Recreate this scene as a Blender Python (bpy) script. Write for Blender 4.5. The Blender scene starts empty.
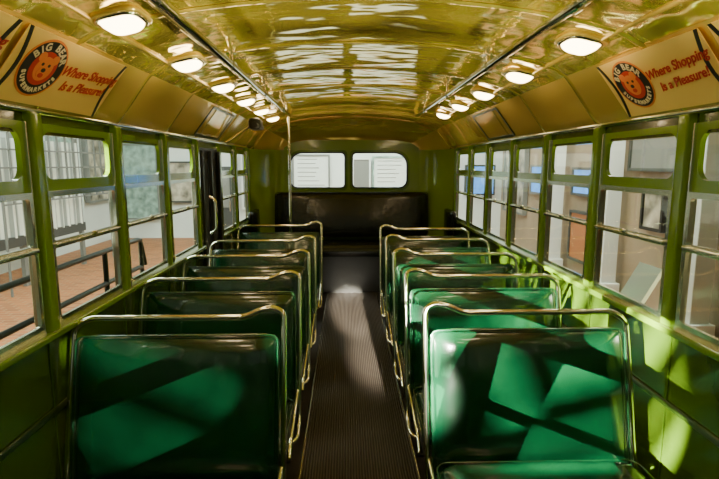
import bpy, bmesh, math, random
from mathutils import Vector, Matrix
random.seed(4)
D=bpy.data; C=bpy.context; S=C.scene
PI=math.pi
# ---------------------------------------------------------------- materials
def mat(name, col, rough=.5, metal=0, coat=0, bump=None, bstr=.2, emis=None, estr=0, spec=.5, var=0, vscale=6, stretch=(1,1,1), bdist=.02, detail=3):
    m=D.materials.new(name); m.use_nodes=True; nt=m.node_tree; b=nt.nodes['Principled BSDF']
    b.inputs['Base Color'].default_value=(*col,1); b.inputs['Roughness'].default_value=rough
    b.inputs['Metallic'].default_value=metal; b.inputs['Coat Weight'].default_value=coat
    b.inputs['Coat Roughness'].default_value=.07
    b.inputs['Specular IOR Level'].default_value=spec
    if emis: b.inputs['Emission Color'].default_value=(*emis,1); b.inputs['Emission Strength'].default_value=estr
    tc=nt.nodes.new('ShaderNodeTexCoord'); mp=nt.nodes.new('ShaderNodeMapping'); mp.inputs['Scale'].default_value=stretch
    nt.links.new(tc.outputs['Object'],mp.inputs['Vector'])
    if bump:
        n=nt.nodes.new('ShaderNodeTexNoise'); n.inputs['Scale'].default_value=bump; n.inputs['Detail'].default_value=detail
        nt.links.new(mp.outputs['Vector'],n.inputs['Vector'])
        bp=nt.nodes.new('ShaderNodeBump'); bp.inputs['Strength'].default_value=bstr; bp.inputs['Distance'].default_value=bdist
        nt.links.new(n.outputs['Fac'],bp.inputs['Height']); nt.links.new(bp.outputs['Normal'],b.inputs['Normal'])
        nt.links.new(bp.outputs['Normal'],b.inputs['Coat Normal'])
    if var:
        n=nt.nodes.new('ShaderNodeTexNoise'); n.inputs['Scale'].default_value=vscale; n.inputs['Detail'].default_value=5
        nt.links.new(tc.outputs['Object'],n.inputs['Vector'])
        r=nt.nodes.new('ShaderNodeValToRGB')
        r.color_ramp.elements[0].position=.3; r.color_ramp.elements[1].position=.7
        r.color_ramp.elements[0].color=(*[c*(1-var) for c in col],1); r.color_ramp.elements[1].color=(*[min(1,c*(1+var)) for c in col],1)
        nt.links.new(n.outputs['Fac'],r.inputs['Fac']); nt.links.new(r.outputs['Color'],b.inputs['Base Color'])
    return m
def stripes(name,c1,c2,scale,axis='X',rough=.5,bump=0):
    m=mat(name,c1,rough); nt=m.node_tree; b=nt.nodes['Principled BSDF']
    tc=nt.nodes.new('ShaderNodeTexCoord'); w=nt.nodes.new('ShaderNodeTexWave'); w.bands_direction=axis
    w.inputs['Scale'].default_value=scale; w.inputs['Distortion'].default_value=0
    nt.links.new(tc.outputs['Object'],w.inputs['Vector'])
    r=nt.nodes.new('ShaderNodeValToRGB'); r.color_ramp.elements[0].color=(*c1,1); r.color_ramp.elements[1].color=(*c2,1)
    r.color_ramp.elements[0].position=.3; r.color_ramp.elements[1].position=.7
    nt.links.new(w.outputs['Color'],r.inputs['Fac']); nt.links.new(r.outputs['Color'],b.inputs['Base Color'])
    if bump:
        bp=nt.nodes.new('ShaderNodeBump'); bp.inputs['Strength'].default_value=bump; bp.inputs['Distance'].default_value=.01
        nt.links.new(w.outputs['Fac'],bp.inputs['Height']); nt.links.new(bp.outputs['Normal'],b.inputs['Normal'])
    return m
M_ceil=mat('ceiling_enamel',(.94,.73,.13),.075,.62,.9,bump=2.6,bstr=.65,spec=.8,stretch=(1,1.8,1),detail=1.8,bdist=.03)
M_cove=mat('cove_enamel',(.94,.66,.16),.11,.4,.8,bump=2.0,bstr=.45,detail=1.5)
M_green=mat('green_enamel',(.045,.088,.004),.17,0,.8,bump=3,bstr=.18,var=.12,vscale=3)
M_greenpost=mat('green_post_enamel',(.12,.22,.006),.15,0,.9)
M_rear=mat('rear_green_enamel_lit',(.22,.33,.012),.20,0,.6,bump=3,bstr=.12)  # rear wall green brightened in place of a light on it
M_dkgreen=mat('dark_green_enamel',(.02,.04,.005),.3,0,.3)
M_seat=mat('green_vinyl',(.0018,.040,.016),.20,0,1.0,bump=3.5,bstr=.5,var=.35,vscale=5,spec=.7,detail=2)
M_black=mat('black_vinyl',(.004,.006,.003),.25,0,.3,bump=8,bstr=.2)
M_chrome=mat('chrome',(.95,.92,.78),.10,1)
M_alu=mat('aluminium',(.74,.75,.63),.20,1)
M_dark=mat('dark_metal',(.015,.015,.013),.4,.3)
M_aisle=stripes('ribbed_rubber',(.009,.005,.004),(.13,.108,.09),22,'X',.36,.9)
M_floor=mat('brown_linoleum',(.012,.007,.005),.35,var=.3,vscale=8)
M_lens=mat('lamp_glass',(1,.9,.7),.3,emis=(1,.74,.40),estr=17)
M_adbg=mat('ad_paper',(.98,.68,.22),.35)
M_adblack=mat('ink_black',(.01,.01,.01),.5)
M_adred=mat('ink_red',(.62,.03,.015),.5)
M_adwhite=mat('ink_white',(.85,.75,.55),.5)
M_adorange=mat('ink_orange',(.85,.25,.06),.5)
M_white=mat('white_paint',(.62,.68,.66),.6,var=.08,vscale=.7)
M_beige=mat('beige_wall',(.32,.25,.17),.7,var=.2,vscale=1)
M_grey=mat('grey_panel',(.16,.17,.16),.6)
M_dgrey=mat('charcoal_panel',(.04,.045,.045),.5)
M_pipe=mat('painted_pipe',(.012,.016,.016),.4,.5)
M_blue=mat('blue_display',(.05,.2,.6),.5,emis=(.12,.38,1),estr=1.3,var=.6,vscale=9)
M_teal=mat('pale_teal_board',(.22,.34,.30),.5,var=.5,vscale=5)
M_orange=mat('orange_board',(.35,.13,.04),.5)
M_mural=mat('mural_print',(.30,.28,.22),.5,var=.95,vscale=3)
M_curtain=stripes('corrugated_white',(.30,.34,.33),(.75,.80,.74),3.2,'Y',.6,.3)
def brick(name):
    m=mat(name,(.4,.16,.06),.6); nt=m.node_tree; b=nt.nodes['Principled BSDF']
    t=nt.nodes.new('ShaderNodeTexBrick'); tc=nt.nodes.new('ShaderNodeTexCoord')
    t.inputs['Color1'].default_value=(.40,.14,.045,1); t.inputs['Color2'].default_value=(.24,.08,.03,1); t.inputs['Mortar'].default_value=(.34,.22,.12,1)
    t.inputs['Scale'].default_value=2.2
    nt.links.new(tc.outputs['Object'],t.inputs['Vector']); nt.links.new(t.outputs['Color'],b.inputs['Base Color']); return m
M_brick=brick('brick_paving')
def glassmat():
    m=D.materials.new('window_glass'); m.use_nodes=True; nt=m.node_tree; nt.nodes.clear()
    o=nt.nodes.new('ShaderNodeOutputMaterial'); t=nt.nodes.new('ShaderNodeBsdfTransparent'); g=nt.nodes.new('ShaderNodeBsdfGlossy')
    t.inputs[0].default_value=(.86,.94,.82,1); g.inputs['Roughness'].default_value=.03
    f=nt.nodes.new('ShaderNodeFresnel'); f.inputs[0].default_value=1.3
    q=nt.nodes.new('ShaderNodeMath'); q.operation='MULTIPLY'; q.inputs[1].default_value=.22
    x=nt.nodes.new('ShaderNodeMixShader'); nt.links.new(f.outputs[0],q.inputs[0]); nt.links.new(q.outputs[0],x.inputs[0]); nt.links.new(t.outputs[0],x.inputs[1]); nt.links.new(g.outputs[0],x.inputs[2])
    nt.links.new(x.outputs[0],o.inputs[0]); return m
M_glass=glassmat()
# ---------------------------------------------------------------- helpers
def link(o,parent=None):
    S.collection.objects.link(o)
    if parent: o.parent=parent
    return o
def empty(name,loc=(0,0,0)):
    o=D.objects.new(name,None); o.location=loc; o.empty_display_size=.1; return link(o)
def mesh(name,verts,faces,m,parent=None,smooth=False):
    me=D.meshes.new(name); me.from_pydata(verts,[],faces); me.materials.append(m); me.update()
    if smooth:
        for p in me.polygons: p.use_smooth=True
    return link(D.objects.new(name,me),parent)
def box(name,lo,hi,m,parent=None,bev=0,seg=2,rot=None,cuts=0):
    bm=bmesh.new(); bmesh.ops.create_cube(bm,size=1)
    c=[(a+b)/2 for a,b in zip(lo,hi)]; s=[abs(b-a) for a,b in zip(lo,hi)]
    for v in bm.verts: v.co=Vector((v.co.x*s[0],v.co.y*s[1],v.co.z*s[2]))
    if bev: bmesh.ops.bevel(bm,geom=bm.edges[:],offset=min(bev,min(s)*.49),segments=seg,profile=.5,affect='EDGES')
    me=D.meshes.new(name); bm.to_mesh(me); bm.free(); me.materials.append(m)
    if bev:
        for p in me.polygons: p.use_smooth=True
    o=D.objects.new(name,me); o.location=c
    if rot: o.rotation_euler=rot
    link(o,parent)
    if bev:
        md=o.modifiers.new('wn','WEIGHTED_NORMAL')
    return o
def tube(name,pts,r,m,parent=None,cyc=False,res=8,fillet=0,fseg=5):
    P=[Vector(p) for p in pts]
    if fillet:
        Q=[P[0]]
        for i in range(1,len(P)-1):
            a,b,c=P[i-1],P[i],P[i+1]; d1=(a-b); d2=(c-b); f=min(fillet,d1.length*.48,d2.length*.48)
            p0=b+d1.normalized()*f; p1=b+d2.normalized()*f
            for k in range(fseg+1):
                t=k/fseg; Q.append(p0*(1-t)**2+b*2*t*(1-t)+p1*t*t)
        Q.append(P[-1]); P=Q
    cu=D.curves.new(name,'CURVE'); cu.dimensions='3D'; sp=cu.splines.new('POLY'); sp.points.add(len(P)-1)
    for i,p in enumerate(P): sp.points[i].co=(*p,1)
    sp.use_cyclic_u=cyc; cu.bevel_depth=r; cu.bevel_resolution=3; cu.use_fill_caps=True; cu.materials.append(m)
    for s in cu.splines: s.use_smooth=True
    o=D.objects.new(name,cu); S.collection.objects.link(o)
    return tomesh(o,parent)
def tomesh(o,parent=None,smooth=True):
    dg=C.evaluated_depsgraph_get(); dg.update()
    me=D.meshes.new_from_object(o.evaluated_get(dg)); nm=o.name; mw=o.matrix_world.copy(); D.objects.remove(o,do_unlink=True)
    if smooth:
        for p in me.polygons: p.use_smooth=True
    n=D.objects.new(nm,me); n.matrix_world=mw; return link(n,parent)
def rrect(x0,y0,x1,y1,r,n=6):
    if not isinstance(r,(list,tuple)): r=[r]*4  # bl, br, tr, tl
    out=[]
    for (cx,cy,a0,rr) in ((x0+r[0],y0+r[0],PI,r[0]),(x1-r[1],y0+r[1],1.5*PI,r[1]),(x1-r[2],y1-r[2],0,r[2]),(x0+r[3],y1-r[3],.5*PI,r[3])):
        for k in range(n+1):
            a=a0+k/n*PI/2; out.append((cx+rr*math.cos(a),cy+rr*math.sin(a)))
    return out
def panel(name,loops,th,mtx,m,parent=None,bev=0):
    cu=D.curves.new(name,'CURVE'); cu.dimensions='2D'; cu.fill_mode='BOTH'; cu.extrude=th/2; cu.bevel_depth=bev; cu.bevel_resolution=1
    for L in loops:
        sp=cu.splines.new('POLY'); sp.points.add(len(L)-1)
        for i,p in enumerate(L): sp.points[i].co=(p[0],p[1],0,1)
        sp.use_cyclic_u=True
    cu.materials.append(m); o=D.objects.new(name,cu); S.collection.objects.link(o)
    o=tomesh(o,None,False); o.data.transform(mtx); o.parent=parent; return o
def frame(U,V,org):
    U=Vector(U);V=Vector(V);N=U.cross(V); M=Matrix((U,V,N)).transposed().to_4x4(); M.translation=Vector(org); return M
def text(name,s,size,m,mtx,parent=None,shear=0,offset=.0,align='CENTER',ext=.0005):
    cu=D.curves.new(name,'FONT'); cu.body=s; cu.size=size; cu.shear=shear; cu.offset=offset; cu.extrude=ext; cu.align_x=align; cu.align_y='CENTER'
    cu.materials.append(m); o=D.objects.new(name,cu); S.collection.objects.link(o)
    o=tomesh(o,None,False); o.data.transform(mtx); o.parent=parent; return o

# ---------------------------------------------------------------- bus shell
Y0,Y1=-1.6,6.5
def hw(y): 
    if y<=5.75: return 1.2
    return .85+.35*math.sqrt(max(0,1-((y-5.75)/.75)**2))
def kk(y):
    if y<=5.5: return 1
    return .25+.75*math.sqrt(max(0,1-((y-5.5)/1.0)**2))
half=[(0,2.13),(.15,2.128),(.3,2.12),(.45,2.107),(.6,2.088),(.7,2.07),(.8,2.048),(.88,2.028),(.94,2.008),(1.0,1.975)]
cove=[(1.0,1.975),(1.03,1.94),(1.065,1.893),(1.10,1.845),(1.135,1.798),(1.17,1.755),(1.2,1.735)]
SEAMS=[-.9,-.2,.5,1.2,1.86,2.5,3.15,3.8,4.45,5.1,5.6,5.95]
def sag(x,y):
    """sheet panels quilt slightly between the riveted ribs"""
    for a,b in zip(SEAMS[:-1],SEAMS[1:]):
        if a<=y<=b:
            t=(y-a)/(b-a); return .012*math.sin(PI*t)*(.6+.4*math.cos(x*7+a*3))*max(0,1-(abs(x)/.98)**6)
    return 0
def loft(name,prof,ys,m,q=0):
    V=[];F=[]
    n=len(prof)
    for y in ys:
        for (x,z) in prof: V.append((x*hw(y)/1.2,y,1.735+(z-1.735)*kk(y)+q*sag(x,y)))
    for j in range(len(ys)-1):
        for i in range(n-1): a=j*n+i; F.append((a,a+1,a+n+1,a+n))
    return mesh(name,V,F,m,None,True)
ys=[Y0+ (5.5-Y0)*i/110 for i in range(111)]+[5.5+i*.07 for i in range(1,14)]+[6.46,6.49,6.5]
def dens(P):
    out=[]
    for a,b in zip(P[:-1],P[1:]):
        for k in range(3): t=k/3; out.append((a[0]+(b[0]-a[0])*t,a[1]+(b[1]-a[1])*t))
    return out+[P[-1]]
full=[(-x,z) for x,z in reversed(half)]+half[1:]
ceiling=loft('ceiling',dens(full),ys,M_ceil,1)
loft('cove_panel',[(-x,z) for x,z in cove],ys,M_cove)
loft('cove_panel',cove,ys,M_cove)
allp=[(-x,z) for x,z in reversed(cove)]+full[1:-1]+cove
for i,y in enumerate(SEAMS):
    V=[];F=[]
    for (x,z) in allp:
        for dy,dz in ((-.016,0),(-.009,-.006),(.009,-.006),(.016,0)):
            yy=y+dy; V.append((x*hw(yy)/1.2,yy,1.735+(z-1.735)*kk(yy)+dz*.9-.0006))
    for a in range(len(allp)-1):
        for b in range(3): q=a*4+b; F.append((q,q+1,q+5,q+4))
    mesh('trim_%d'%(i+1),V,F,M_ceil,None,True)
for i,s in enumerate((-1,1)):
    tube('trim_%d'%(20+i),[(s*.90,Y0+.02,2.02),(s*.90,5.4,2.02)],.008,M_cove)
    tube('trim_%d'%(22+i),[(s*.70,Y0+.02,2.068),(s*.70,5.4,2.068)],.007,M_ceil)
    tube('trim_%d'%(24+i),[(s*1.185,Y0+.02,1.742),(s*1.185,5.7,1.742)],.012,M_chrome)

# floor
box('floor',(-1.24,Y0,-.06),(1.24,Y1,0),M_floor)
AR=empty('aisle_runner')
box('rubber_mat',(-.31,Y0+.05,.001),(.29,5.93,.009),M_aisle,AR)
tube('edging',[(-.31,Y0+.05,.006),(-.31,5.93,.006)],.006,M_alu,AR)
tube('edging',[(.29,Y0+.05,.006),(.29,5.93,.006)],.006,M_alu,AR)

posts=[1.85+.65*k for k in range(-5,7)]   # -1.4 .. 5.75
bays=[(posts[i],posts[i+1]) for i in range(len(posts)-1)]
wn=1
for s,side in ((-1,'left'),(1,'right')):
    W=empty('wall_'+side)
    x=s*1.2
    a,b=(x,x+s*.04) if s>0 else (x+s*.04,x)
    segs=[(Y0,5.76)]
    if s<0: segs=[(Y0,3.84),(4.41,5.76)]
    for g in segs:
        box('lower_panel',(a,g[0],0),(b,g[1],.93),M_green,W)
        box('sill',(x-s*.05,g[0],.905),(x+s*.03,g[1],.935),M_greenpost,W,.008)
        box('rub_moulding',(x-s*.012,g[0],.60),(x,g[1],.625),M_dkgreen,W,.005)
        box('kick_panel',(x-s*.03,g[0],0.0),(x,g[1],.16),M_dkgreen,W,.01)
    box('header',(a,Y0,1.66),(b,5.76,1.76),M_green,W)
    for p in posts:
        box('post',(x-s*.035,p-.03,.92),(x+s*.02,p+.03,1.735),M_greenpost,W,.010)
        for d in (-.038,.038):
            box('sash_channel',(x-s*.018,p+d-.007,.93),(x+s*.02,p+d+.007,1.70),M_alu,W,.003)
        if not(s<0 and 3.8<p<4.5): box('panel_seam',(x-s*.006,p-.012,.16),(x,p+.012,.90),M_green,W,.003)
    for i,(p0,p1) in enumerate(bays):
        if s<0 and abs(p0-3.8)<.01: continue
        win=empty('window_%d'%wn); wn+=1
        u0,u1=p0+.046,p1-.046
        mt=Matrix(((0,0,1,x+s*.005),(1,0,0,0),(0,1,0,0),(0,0,0,1)))
        panel('upper_sash',[rrect(u0-.02,1.445,u1+.02,1.70,.002,1),rrect(u0+.018,1.495,u1-.018,1.672,.05)],.02,mt,M_greenpost,win)
        mt2=mt.copy(); mt2[0][3]=x-s*.012
        panel('lower_sash',[rrect(u0,.935,u1,1.452,.002,1),rrect(u0+.018,.965,u1-.018,1.235,.012,3),rrect(u0+.018,1.262,u1-.018,1.43,.012,3)],.014,mt2,M_alu,win)
        box('latch_rail',(x-s*.035,u0+.01,1.236),(x-s*.012,u1-.01,1.256),M_alu,win,.005)
        box('latch',(x-s*.045,(u0+u1)/2-.02,1.246),(x-s*.03,(u0+u1)/2+.02,1.270),M_chrome,win,.005)
        for z0,z1,q in ((.955,1.44,-.012),(1.48,1.69,.005)):
            mesh('glass_pane',[(x+s*q,u0+.01,z0),(x+s*q,u1-.01,z0),(x+s*q,u1-.01,z1),(x+s*q,u0+.01,z1)],[(0,1,2,3)],M_glass,win)
# rear corners
arc=[5.75+.75*math.sin(i/14*PI/2) for i in range(15)]
for s,side in ((-1,'left'),(1,'right')):
    V=[];F=[]
    for y in arc:
        for z in (0,.93,1.745): V.append((s*hw(y),y,z))
    for j in range(14):
        for i in range(2): q=j*3+i; F.append((q,q+1,q+4,q+3))
    mesh('wall_rear_corner_'+side,V,F,M_rear,None,True)
WR=empty('wall_rear')
mt=Matrix(((1,0,0,0),(0,0,-1,6.5),(0,1,0,0),(0,0,0,1)))
hl=rrect(-.80,1.25,-.08,1.71,[.10,.05,.05,.17],8); hr=rrect(.0,1.25,.72,1.71,[.05,.10,.17,.05],8)
panel('rear_panel',[rrect(-.86,0,.86,1.86,.002,1),hl,hr],.03,mt,M_rear,WR)
mt3=mt.copy(); mt3[1][3]=6.475
for nm,(L,cx) in {'window_%d'%wn:(hl,-.44),'window_%d'%(wn+1):(hr,.36)}.items():
    w=empty(nm)
    panel('gasket',[L,[(cx+(p[0]-cx)*.955,1.48+(p[1]-1.48)*.93) for p in L]],.03,mt3,M_dark,w)
    panel('rim',[[(cx+(p[0]-cx)*1.07,1.48+(p[1]-1.48)*1.11) for p in L],L],.016,mt3,M_greenpost,w)
    V=[(p[0],6.49,p[1]) for p in L]; mesh('glass_pane',V,[list(range(len(V)))],M_glass,w)
# front
WF=empty('wall_front')
mtf=mt.copy(); mtf[1][3]=Y0-.02
panel('front_panel',[rrect(-1.24,0,1.24,2.16,.002,1),rrect(-1.1,.95,-.05,2.03,.1),rrect(.05,.95,1.1,2.03,.1)],.04,mtf,M_green,WF)

# rear door (curb side)
DR=empty('door_1')
mt=Matrix(((0,0,1,-1.2),(1,0,0,0),(0,1,0,0),(0,0,0,1)))
panel('door_frame',[rrect(3.84,0.0,4.41,1.68,.002,1),rrect(3.94,.5,4.08,1.60,.03),rrect(4.17,.5,4.31,1.60,.03)],.03,mt,M_dark,DR)
box('kick_plate',(-1.183,3.9,.05),(-1.178,4.35,.4),M_alu,DR)
for y in (3.87,4.125,4.38): box('rubber_edge',(-1.18,y-.02,.02),(-1.155,y+.02,1.66),M_dark,DR,.004)
mesh('glass_pane',[(-1.2,3.9,.5),(-1.2,4.35,.5),(-1.2,4.35,1.6),(-1.2,3.9,1.6)],[(0,1,2,3)],M_glass,DR)
tube('door_handle',[(-1.17,4.05,1.0),(-1.12,4.05,1.03),(-1.12,4.05,1.27),(-1.17,4.05,1.3)],.01,M_chrome,DR,fillet=.03)
DE=empty('door_engine')
box('housing',(-.94,4.55,1.86),(-.83,4.72,1.965),M_dark,DE,.035,4)
tube('air_cylinder',[(-.86,4.46,1.89),(-.86,4.80,1.89)],.022,M_dark,DE)
tube('link_arm',[(-.93,4.6,1.89),(-1.12,4.45,1.74)],.010,M_chrome,DE)

# ---------------------------------------------------------------- ceiling grab rails, stanchion
for s in (-1,1):
    R=empty('ceiling_grab_rail')
    tube('rail',[(s*.615,-.9,2.08),(s*.615,-.8,2.02),(s*.615,4.95,2.02),(s*.615,5.05,2.08)],.018,M_chrome,R,fillet=.04)
    for y in (-.4,.5,1.55,2.5,3.47,4.45):
        tube('bracket',[(s*.615,y,2.02),(s*.615,y,2.095)],.010,M_chrome,R)
        tube('collar',[(s*.615,y-.025,2.02),(s*.615,y+.025,2.02)],.024,M_chrome,R)
        tube('flange',[(s*.615,y,2.074),(s*.615,y,2.095)],.03,M_chrome,R)
P=empty('stanchion_pole')
tube('pole',[(-.66,5.28,0.0),(-.66,5.28,2.075)],.015,M_chrome,P)
tube('ceiling_flange',[(-.66,5.28,2.05),(-.66,5.28,2.076)],.035,M_chrome,P)
tube('floor_flange',[(-.66,5.28,0.0),(-.66,5.28,.02)],.035,M_chrome,P)

# ---------------------------------------------------------------- ceiling lamps
def lamp(x,y):
    L=empty('ceiling_lamp'); s=1 if x>0 else -1
    z=2.046-.24*(abs(x)-.82); tilt=s*math.atan2(.10,.45)
    bm=bmesh.new(); bmesh.ops.create_uvsphere(bm,u_segments=28,v_segments=14,radius=1)
    for v in bm.verts:
        a=math.atan2(v.co.y,v.co.x); r=math.hypot(v.co.x,v.co.y)
        k=1/((abs(math.cos(a))**4+abs(math.sin(a))**4)**.25)
        v.co=Vector((math.cos(a)*r*k*.062,math.sin(a)*r*k*.074,v.co.z*.036))
    me=D.meshes.new('lens'); bm.to_mesh(me); bm.free(); me.materials.append(M_lens)
    for p in me.polygons: p.use_smooth=True
    o=link(D.objects.new('lens',me),L)
    def oval(nm,a,b,z,r,m):
        pts=[]
        for i in range(32):
            t=i/32*2*PI; k=1/((abs(math.cos(t))**4+abs(math.sin(t))**4)**.25)
            pts.append((a*k*math.cos(t),b*k*math.sin(t),z))
        tube(nm,pts,r,m,L,cyc=True)
    oval('bezel',.068,.080,.002,.010,M_chrome); oval('base_flange',.080,.094,.008,.008,M_cove)
    L.location=(x,y,z-.014); L.rotation_euler=(0,tilt,0)
for k in range(-3,6): lamp(-.83,1.81+.705*k)
for k in range(-3,5): lamp(.86,2.05+.705*k)

# ---------------------------------------------------------------- advertisement posters
def ad(s,yl,yr,flip=False):
    A=empty('advertisement_poster')
    U=(0,-s,0); V=(-s*.611,0,.791)
    org=Vector((s*1.17,(yl+yr)/2,1.755))+Vector((-s*.791,0,-.611))*.010
    Mx=frame(U,V,org)
    w=abs(yr-yl)/2; h=.268
    def T(z): return Mx@Matrix.Translation((0,0,z))
    panel('backing',[rrect(-w,.008,w,h,.004,1)],.003,T(0),M_adbg,A)
    for sx in (-1,1):
        L=[];Rr=[]
        for i in range(13):
            v=.008+(h-.008)*i/12; c=.03*math.sin(PI*i/12)
            L.append((sx*(w-.002)-sx*c,v)); Rr.append((sx*(w-.018)-sx*c,v))
        panel('border',[L+Rr[::-1]],.002,T(.002),M_adblack,A)
    cx=-w+.165; cy=.148; R=.102
    def disc(nm,r,m,z,rx=1,ox=0,oy=0,n=40):
        panel(nm,[[(cx+ox+r*rx*math.cos(t/n*2*PI),cy+oy+r*math.sin(t/n*2*PI)) for t in range(n)]],.001,T(z),m,A)
    disc('logo_rim',R+.008,M_adorange,.0025); disc('logo_disc',R,M_adblack,.0035); disc('logo_centre',.064,M_adred,.0045)
    disc('ear_l',.018,M_adorange,.0055,1,-.035,.040); disc('ear_r',.018,M_adorange,.0055,1,.035,.040)
    disc('head',.046,M_adorange,.006,.95,0,.0); disc('muzzle',.022,M_adorange,.007,1.15,0,-.014)
    disc('nose',.008,M_adblack,.008,1.3,0,-.004,16); disc('eye_l',.006,M_adblack,.007,1,-.017,.016,12); disc('eye_r',.006,M_adblack,.007,1,.017,.016,12)
    disc('mouth',.009,M_adred,.008,1.4,0,-.024,16)
    def arctext(st,r,a0,a1,up,size):
        for i,ch in enumerate(st):
            a=math.radians(a0+(a1-a0)*i/(len(st)-1))
            rot=a-PI/2 if up else a+PI/2
            if ch!=' ':
                text('letter',ch,size,M_adwhite,T(.005)@Matrix.Translation((cx+r*math.cos(a),cy+r*math.sin(a),0))@Matrix.Rotation(rot,4,'Z'),A,offset=.0012)
    arctext('BIG BEAR',.083,150,30,True,.038)
    arctext('SUPERMARKETS',.084,198,342,False,.024)
    x0=cx+R+.018; x1=w-.034
    tx=(x0+x1)/2
    rt=Matrix.Rotation(math.radians(4),4,'Z')
    sz=min(.060,(x1-x0)/(13*.47))
    text('slogan_line',"Where Shopping",sz,M_adred,T(.003)@Matrix.Translation((tx,.175,0))@rt,A,shear=.35,offset=.0012)
    text('slogan_line',"Is a Pleasure!",sz,M_adred,T(.003)@Matrix.Translation((tx,.115,0))@rt,A,shear=.35,offset=.0012)
ad(-1,1.575,2.23); ad(1,2.19,1.57)
ad(1,1.53,.88); ad(-1,.88,1.54)
for s in (-1,1):
    y=4.0
    Mx=frame((0,-s,0),(-s*.611,0,.791),Vector((s*1.17,y,1.755))+Vector((-s*.791,0,-.611))*.008)
    E=panel('poster_card_holder',[rrect(-.34,.01,.34,.265,.02,3),rrect(-.322,.028,.322,.247,.02,3)],.006,Mx,M_dkgreen)

# ---------------------------------------------------------------- seats
def pad(name,w,h,t,m,parent,loc,rot,bulge=.012,rad=.05):
    nx,ny=14,12; 
    bm=bmesh.new(); grid={}
    for sgn in (1,-1):
        for i in range(nx+1):
            for j in range(ny+1):
                u=-1+2*i/nx; v=-1+2*j/ny
                x=u*w/2; y=v*h/2
                ax=abs(x)-(w/2-rad); ay=abs(y)-(h/2-rad)
                if ax>0 and ay>0:
                    L=math.hypot(ax,ay); mm=max(ax,ay); f=mm/L
                    x=math.copysign(w/2-rad+ax*f,x); y=math.copysign(h/2-rad+ay*f,y)
                e=min(1-abs(u),1-abs(v)); prof=min(1,(e/.16)) ; z=sgn*(t/2*math.sqrt(max(0,1-(1-prof)**2))*.8+ t*.1)
                if sgn>0: z+=bulge*(1-u*u)*(1-v*v)
                grid[(sgn,i,j)]=bm.verts.new((x,y,z))
    for sgn in (1,-1):
        for i in range(nx):
            for j in range(ny):
                q=[grid[(sgn,i,j)],grid[(sgn,i+1,j)],grid[(sgn,i+1,j+1)],grid[(sgn,i,j+1)]]
                bm.faces.new(q if sgn>0 else q[::-1])
    per=[(i,0) for i in range(nx)]+[(nx,j) for j in range(ny)]+[(i,ny) for i in range(nx,0,-1)]+[(0,j) for j in range(ny,0,-1)]
    for k in range(len(per)):
        a=per[k]; b=per[(k+1)%len(per)]
        bm.faces.new([grid[(1,*a)],grid[(-1,*a)],grid[(-1,*b)],grid[(1,*b)]])
    bmesh.ops.recalc_face_normals(bm,faces=bm.faces)
    me=D.meshes.new(name); bm.to_mesh(me); bm.free(); me.materials.append(m)
    for p in me.polygons: p.use_smooth=True
    o=D.objects.new(name,me); o.location=loc; o.rotation_euler=rot; link(o,parent)
    md=o.modifiers.new('sub','SUBSURF'); md.levels=1; md.render_levels=1
    pts=[]
    for p in rrect(-w/2+.008,-h/2+.008,w/2-.008,h/2-.008,rad,5): pts.append((p[0],p[1],t*.34))
    wl=tube(name+'_welt',pts,.004,m,parent,cyc=True); wl.location=loc; wl.rotation_euler=rot
    return o
def seat(xi,xo,y,wallside):
    E=empty('bus_seat',(0,y,0))
    s=1 if xo>xi else -1; cx=(xi+xo)/2; w=abs(xo-xi)
    tilt=math.radians(13); zt=.925
    def Y(z): return -(zt-z)*math.tan(tilt)
    zc=(.872+.29)/2
    pad('backrest',w-.03,.60,.06,M_seat,E,(cx,Y(zc),zc),(PI/2-tilt,0,0),.006,.03)
    box('back_shell',(cx-w/2+.04,Y(zc)+.028,zc-.28),(cx+w/2-.04,Y(zc)+.040,zc+.28),M_dkgreen,E,.006,2,(-tilt,0,0))
    cz=.32 if s>0 else .285
    pad('seat_cushion',w-.03,.44,.13,M_seat,E,(cx,-.40,cz),(math.radians(3),0,0),.02,.05)
    box('cushion_frame',(cx-w/2+.03,-.59,.205),(cx+w/2-.03,-.16,.235),M_dark,E,.01)
    r=.0125
    pts=[(xi+s*.05,-.34,.16),(xi,-.30,.17),(xi,Y(.24)-.02,.21),(xi,Y(.5),.50),(xi+s*.002,Y(.95),.950),(xi+s*.04,Y(.975),.972),(xi+s*.10,Y(.967),.964),(xi+s*.16,Y(.94),.935),(xo-s*.06,Y(.94),.935),(xo-s*.005,Y(.90),.90),(xo,Y(.6),.60),(xo,Y(.30),.30)]
    tube('grab_rail',pts,r,M_chrome,E,fillet=.045)
    tube('side_tube',[(xi+s*.008,Y(.36),.36),(xi+s*.008,-.52,.28),(xi+s*.008,-.58,.24)],.010,M_chrome,E,fillet=.03)
    for yy in (-.52,-.20):
        tube('leg',[(xi+s*.07,yy,.24),(xi+s*.07,yy-.01,.01)],.014,M_dark,E)
        tube('foot',[(xi+s*.07,yy-.01,0.0),(xi+s*.07,yy-.01,.012)],.03,M_dark,E)
        tube('wall_bracket',[(xo-s*.05,yy,.24),(xo-s*.05,yy,.0)],.012,M_dark,E)
    tube('stretcher',[(xi+s*.07,-.52,.12),(xi+s*.07,-.21,.12)],.010,M_dark,E)
rows=[2.0+.688*k for k in range(5)]
for k,y in enumerate(rows):
    seat(-.325,-1.175,(5.08 if k==4 else y-.02),-1)
    seat(.256,1.115,y+.02,1)

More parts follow.
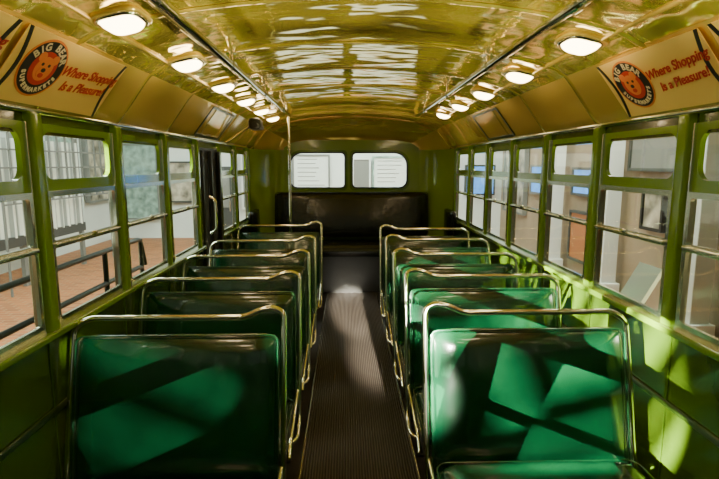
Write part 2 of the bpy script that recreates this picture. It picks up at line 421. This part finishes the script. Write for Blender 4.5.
# rear bench
B=empty('rear_bench_seat')
pad('bench_back',1.96,.58,.09,M_black,B,(0,6.36,.92),(PI/2-math.radians(8),0,0),.015,.04)
pad('bench_cushion',2.10,.46,.14,M_black,B,(0,6.10,.53),(math.radians(3),0,0),.015,.04)
box('bench_base',(-1.05,5.98,0),(1.05,6.3,.45),M_dark,B)
for s in (-1,1):
    pad('side_squab',.44,.40,.07,M_black,B,(s*1.135,5.75,.84),(PI/2,0,-s*PI/2),.01,.04)

# ---------------------------------------------------------------- museum around the bus
GZ=-.62
mesh('ground',[(-14,-8,GZ),(14,-8,GZ),(14,22,GZ),(-14,22,GZ)],[(0,1,2,3)],M_brick)
mesh('wall_museum_left',[(-7,-8,GZ),(-7,16,GZ),(-7,16,5),(-7,-8,5)],[(0,1,2,3)],M_white)
mesh('wall_museum_right',[(4.6,-8,GZ),(4.6,16,GZ),(4.6,16,5),(4.6,-8,5)],[(0,3,2,1)],M_beige)
mesh('wall_museum_rear',[(-7,15,GZ),(4.6,15,GZ),(4.6,15,5),(-7,15,5)],[(0,1,2,3)],M_white)
cp=empty('corrugated_partition')
V=[];F=[];n=120
for i in range(n+1):
    y=5+6*i/n; V+= [(-5.8+.06*math.sin(i*1.3),y,.3),(-5.8+.06*math.sin(i*1.3),y,2.0)]
    if i: q=2*i; F.append((q-2,q,q+1,q-1))
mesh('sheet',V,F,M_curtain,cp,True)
for y in (5,7,9,11): box('stud',(-5.9,y-.05,GZ),(-5.83,y+.05,2.1),M_grey,cp)
box('skirting',(-5.86,5,.14),(-5.76,11,.32),M_dgrey,cp)
gw=empty('gridded_screen')
for y in [8.2+.28*i for i in range(14)]: box('mullion',(-5.62,y-.014,GZ if abs(y-8.2)<.01 or y>11.8 else .9),(-5.59,y+.014,2.6),M_grey,gw)
for z in (.9,1.2,1.5,1.8,2.1,2.4): box('transom',(-5.62,8.2,z-.014),(-5.59,11.85,z+.014),M_grey,gw)
H=empty('handrail')
for z in (.76,.46):
    tube('rail',[(-2.3,1.2,z-.5),(-2.3,1.25,z),(-2.3,5.4,z),(-2.3,5.5,z-.3)],.024,M_pipe,H,fillet=.08)
for y in (1.6,2.6,3.6,4.6,5.4): tube('baluster',[(-2.3,y,GZ),(-2.3,y,.76)],.024,M_pipe,H)
def board(name,lo,hi,m,fm=M_white,lines=0):
    E=empty(name); box('panel',lo,hi,m,E)
    t=.05
    ax=0 if abs(hi[0]-lo[0])<abs(hi[1]-lo[1]) else 1
    o=1-ax
    def bar(a,b,mm=fm,g=.03,nm='frame_bar'):
        l=list(lo);h=list(hi); l[ax]-=g;h[ax]+=g
        l[o],h[o],l[2],h[2]=a[0],b[0],a[1],b[1]; box(nm,l,h,mm,E)
    bar((lo[o],lo[2]-t),(hi[o],lo[2])); bar((lo[o],hi[2]),(hi[o],hi[2]+t)); bar((lo[o]-t,lo[2]-t),(lo[o],hi[2]+t)); bar((hi[o],lo[2]-t),(hi[o]+t,hi[2]+t))
    W_=hi[o]-lo[o]
    for i in range(lines):
        z=hi[2]-.08-(hi[2]-lo[2]-.12)*i/lines
        bar((lo[o]+.1*W_,z-.018),(lo[o]+W_*random.uniform(.6,.92),z),M_grey,.006,'text_line')
board('display_board',(-6.9,11.6,.3),(-6.85,13,2.2),M_teal)
board('display_board',(-6.9,13.4,.6),(-6.85,14.6,2.4),M_mural,M_grey)
board('display_board',(-6.9,3.2,.2),(-6.85,4.6,1.7),M_mural,M_grey)
board('display_board',(-6.9,5.0,2.1),(-6.85,6.6,3.1),M_grey,M_grey)
board('display_board',(-6.9,7.2,2.1),(-6.85,8.0,2.9),M_teal,M_grey)
board('display_board',(-6.6,14.85,.0),(-5.6,14.9,2.1),M_teal,M_grey)
board('display_board',(-5.2,14.85,.5),(-4.5,14.9,1.6),M_mural,M_dgrey)
board('display_board',(-3.1,14.85,.3),(-2.6,14.9,1.9),M_grey,M_white)
DM=empty('door_2')
box('leaf',(-4.2,14.86,GZ),(-3.4,14.92,1.5),M_dgrey,DM); box('leaf_panel',(-4.1,14.84,.3),(-3.5,14.87,1.35),M_grey,DM); tube('handle',[(-3.5,14.82,.2),(-3.5,14.82,.5)],.02,M_chrome,DM)
board('display_board',(-2.3,14.85,.9),(-1.75,14.9,1.75),M_teal,M_white)
board('display_board',(-1.6,14.85,.8),(-.6,14.9,1.8),M_white,M_grey,7)
board('display_board',(.15,14.85,.8),(.6,14.9,1.7),M_grey,M_white)
board('display_board',(.75,14.85,.9),(1.7,14.9,1.75),M_white,M_teal,6)
board('display_board',(2.3,14.85,.2),(3.1,14.9,1.9),M_mural,M_grey)
board('display_screen',(3.5,14.85,.7),(4.3,14.9,1.5),M_blue,M_dgrey)
board('display_screen',(4.5,10.9,.9),(4.55,12.3,1.5),M_blue,M_grey)
board('display_screen',(4.5,8.8,1.0),(4.55,10.0,1.45),M_blue,M_dgrey)
board('framed_picture',(4.5,7.1,.62),(4.55,7.55,1.15),M_mural,M_dark)
board('wall_panel',(4.5,12.8,.3),(4.55,14.4,2.4),M_mural,M_grey)
board('wall_panel',(4.5,6.5,1.5),(4.55,8.0,2.4),M_grey,M_dgrey)
board('display_board',(4.5,8.75,-.3),(4.55,10.0,.6),M_orange,M_dgrey)
for y in (5.9,8.1,10.3): 
    E=empty('pillar'); box('shaft',(4.2,y,GZ),(4.45,y+.28,4.5),M_white,E,.01); box('plinth',(4.15,y-.05,GZ),(4.5,y+.33,GZ+.2),M_white,E,.01)
T=empty('information_stand')
box('card',(2.3,3.75,.42),(2.33,4.05,.76),M_white,T,0,2,(0,.5,0)); tube('stem',[(2.35,3.9,GZ),(2.35,3.9,.52)],.02,M_pipe,T)

# ---------------------------------------------------------------- lights
def area(loc,target,size,power,col=(1,1,1)):
    l=D.lights.new('area','AREA'); l.energy=power; l.size=size; l.color=col
    o=D.objects.new('hall_area_light',l); o.location=loc; o.rotation_euler=(Vector(target)-Vector(loc)).to_track_quat('-Z','Y').to_euler(); link(o)
def spot(loc,target,power,ang,col=(1,.93,.75),r=.05,blend=.3,streak_angle=None,sp=.0135,wd=.0062):
    E=empty('unseen_spotlight')
    l=D.lights.new('spot','SPOT'); l.energy=power; l.spot_size=math.radians(ang); l.color=col; l.shadow_soft_size=.004 if streak_angle is not None else r; l.spot_blend=blend
    q=(Vector(target)-Vector(loc)).to_track_quat('-Z','Y')
    o=D.objects.new('lamp',l); o.location=loc; o.rotation_euler=q.to_euler(); link(o,E)
    if streak_angle is not None:
        # unseen tube and angled blades, added to cast diagonal streaks on the seats
        M=Matrix.Translation(loc)@q.to_matrix().to_4x4(); Rr=.065; dd=.5
        n=24; V=[];F=[]
        for i in range(n):
            a=i/n*2*PI
            V+=[M@Vector((Rr*math.cos(a),Rr*math.sin(a),.08)),M@Vector((Rr*math.cos(a),Rr*math.sin(a),-dd-.02))]
        for i in range(n): a=2*i;b=2*((i+1)%n); F.append((a,a+1,b+1,b))
        F.append([2*i for i in range(n)])
        mesh('added_snoot',V,F,M_dark,E,True)
        R2=M@Matrix.Translation((0,0,-dd))@Matrix.Rotation(math.radians(streak_angle),4,'Z')
        V=[];F=[]
        for i in range(-4,5):
            off=i*sp+.003*math.sin(i*2.3); ww=wd*(1+.35*math.sin(i*1.7)); tw=.004*math.sin(i*3.1)
            hh=math.sqrt(max(1e-5,Rr*Rr-off*off)); k=len(V)
            V+=[R2@Vector(v) for v in ((off-ww/2-tw,-hh,0),(off+ww/2-tw,-hh,0),(off+ww/2+tw,hh,0),(off-ww/2+tw,hh,0))]; F.append((k,k+1,k+2,k+3))
        mesh('added_streak_blades',V,F,M_dark,E)
area((-4.5,5,5),(-6,7,0),4,950,(.95,1,.97))
area((3.0,7,5),(4.2,9.5,0),3,850,(1,.93,.82))
area((0,11.5,5),(0,14,0.5),4,850,(.95,1,.97))
# accent spots that come through the windows
spot((-5.5,-.6,2.9),(.74,2.05,.72),85000,8,streak_angle=-32)
spot((-4.6,-2.4,2.6),(.65,2.2,.70),26000,6,streak_angle=25)
spot((-5.5,1.4,2.9),(.70,2.85,.8),60000,7,streak_angle=-30)
spot((-5.5,3.0,3.0),(.55,3.8,.85),40000,9,streak_angle=-25)
spot((5.0,3.0,3.0),(-.85,2.78,.8),60000,5.5,streak_angle=30)
spot((5.0,4.2,3.0),(-.75,3.6,.85),45000,6.5,streak_angle=28)
spot((5.0,5.4,3.0),(-.5,4.6,.8),25000,8,streak_angle=35)
spot((4.6,-1.2,2.7),(-1.08,1.95,.60),13000,5,streak_angle=32)
# accents through the windscreen
spot((.55,-5.5,2.9),(.0,5.2,0),130000,2.8,blend=.5)
spot((.55,-5.5,2.9),(.12,3.9,0),90000,2.6,blend=.9)
# unseen uplights beside the vehicle, added to brighten the ceiling
for s in (-1,1):
    for y in (.5,3.0,5.5):
        spot((s*4.1,y,-.4),(-s*.2,y+.3,2.1),1150,48,(1,.86,.46),.15,.6)
w=D.worlds.new('hall_ambient'); S.world=w; w.use_nodes=True
w.node_tree.nodes['Background'].inputs[0].default_value=(.75,.88,.66,1); w.node_tree.nodes['Background'].inputs[1].default_value=.18

# ---------------------------------------------------------------- camera
cd=D.cameras.new('camera'); cam=D.objects.new('camera',cd); link(cam)
cd.sensor_width=36; cd.lens=500/719*36; cd.clip_start=.05
cam.location=(-.07,0,1.55); cam.rotation_euler=(math.radians(81.5),0,math.radians(-1.5))
S.camera=cam
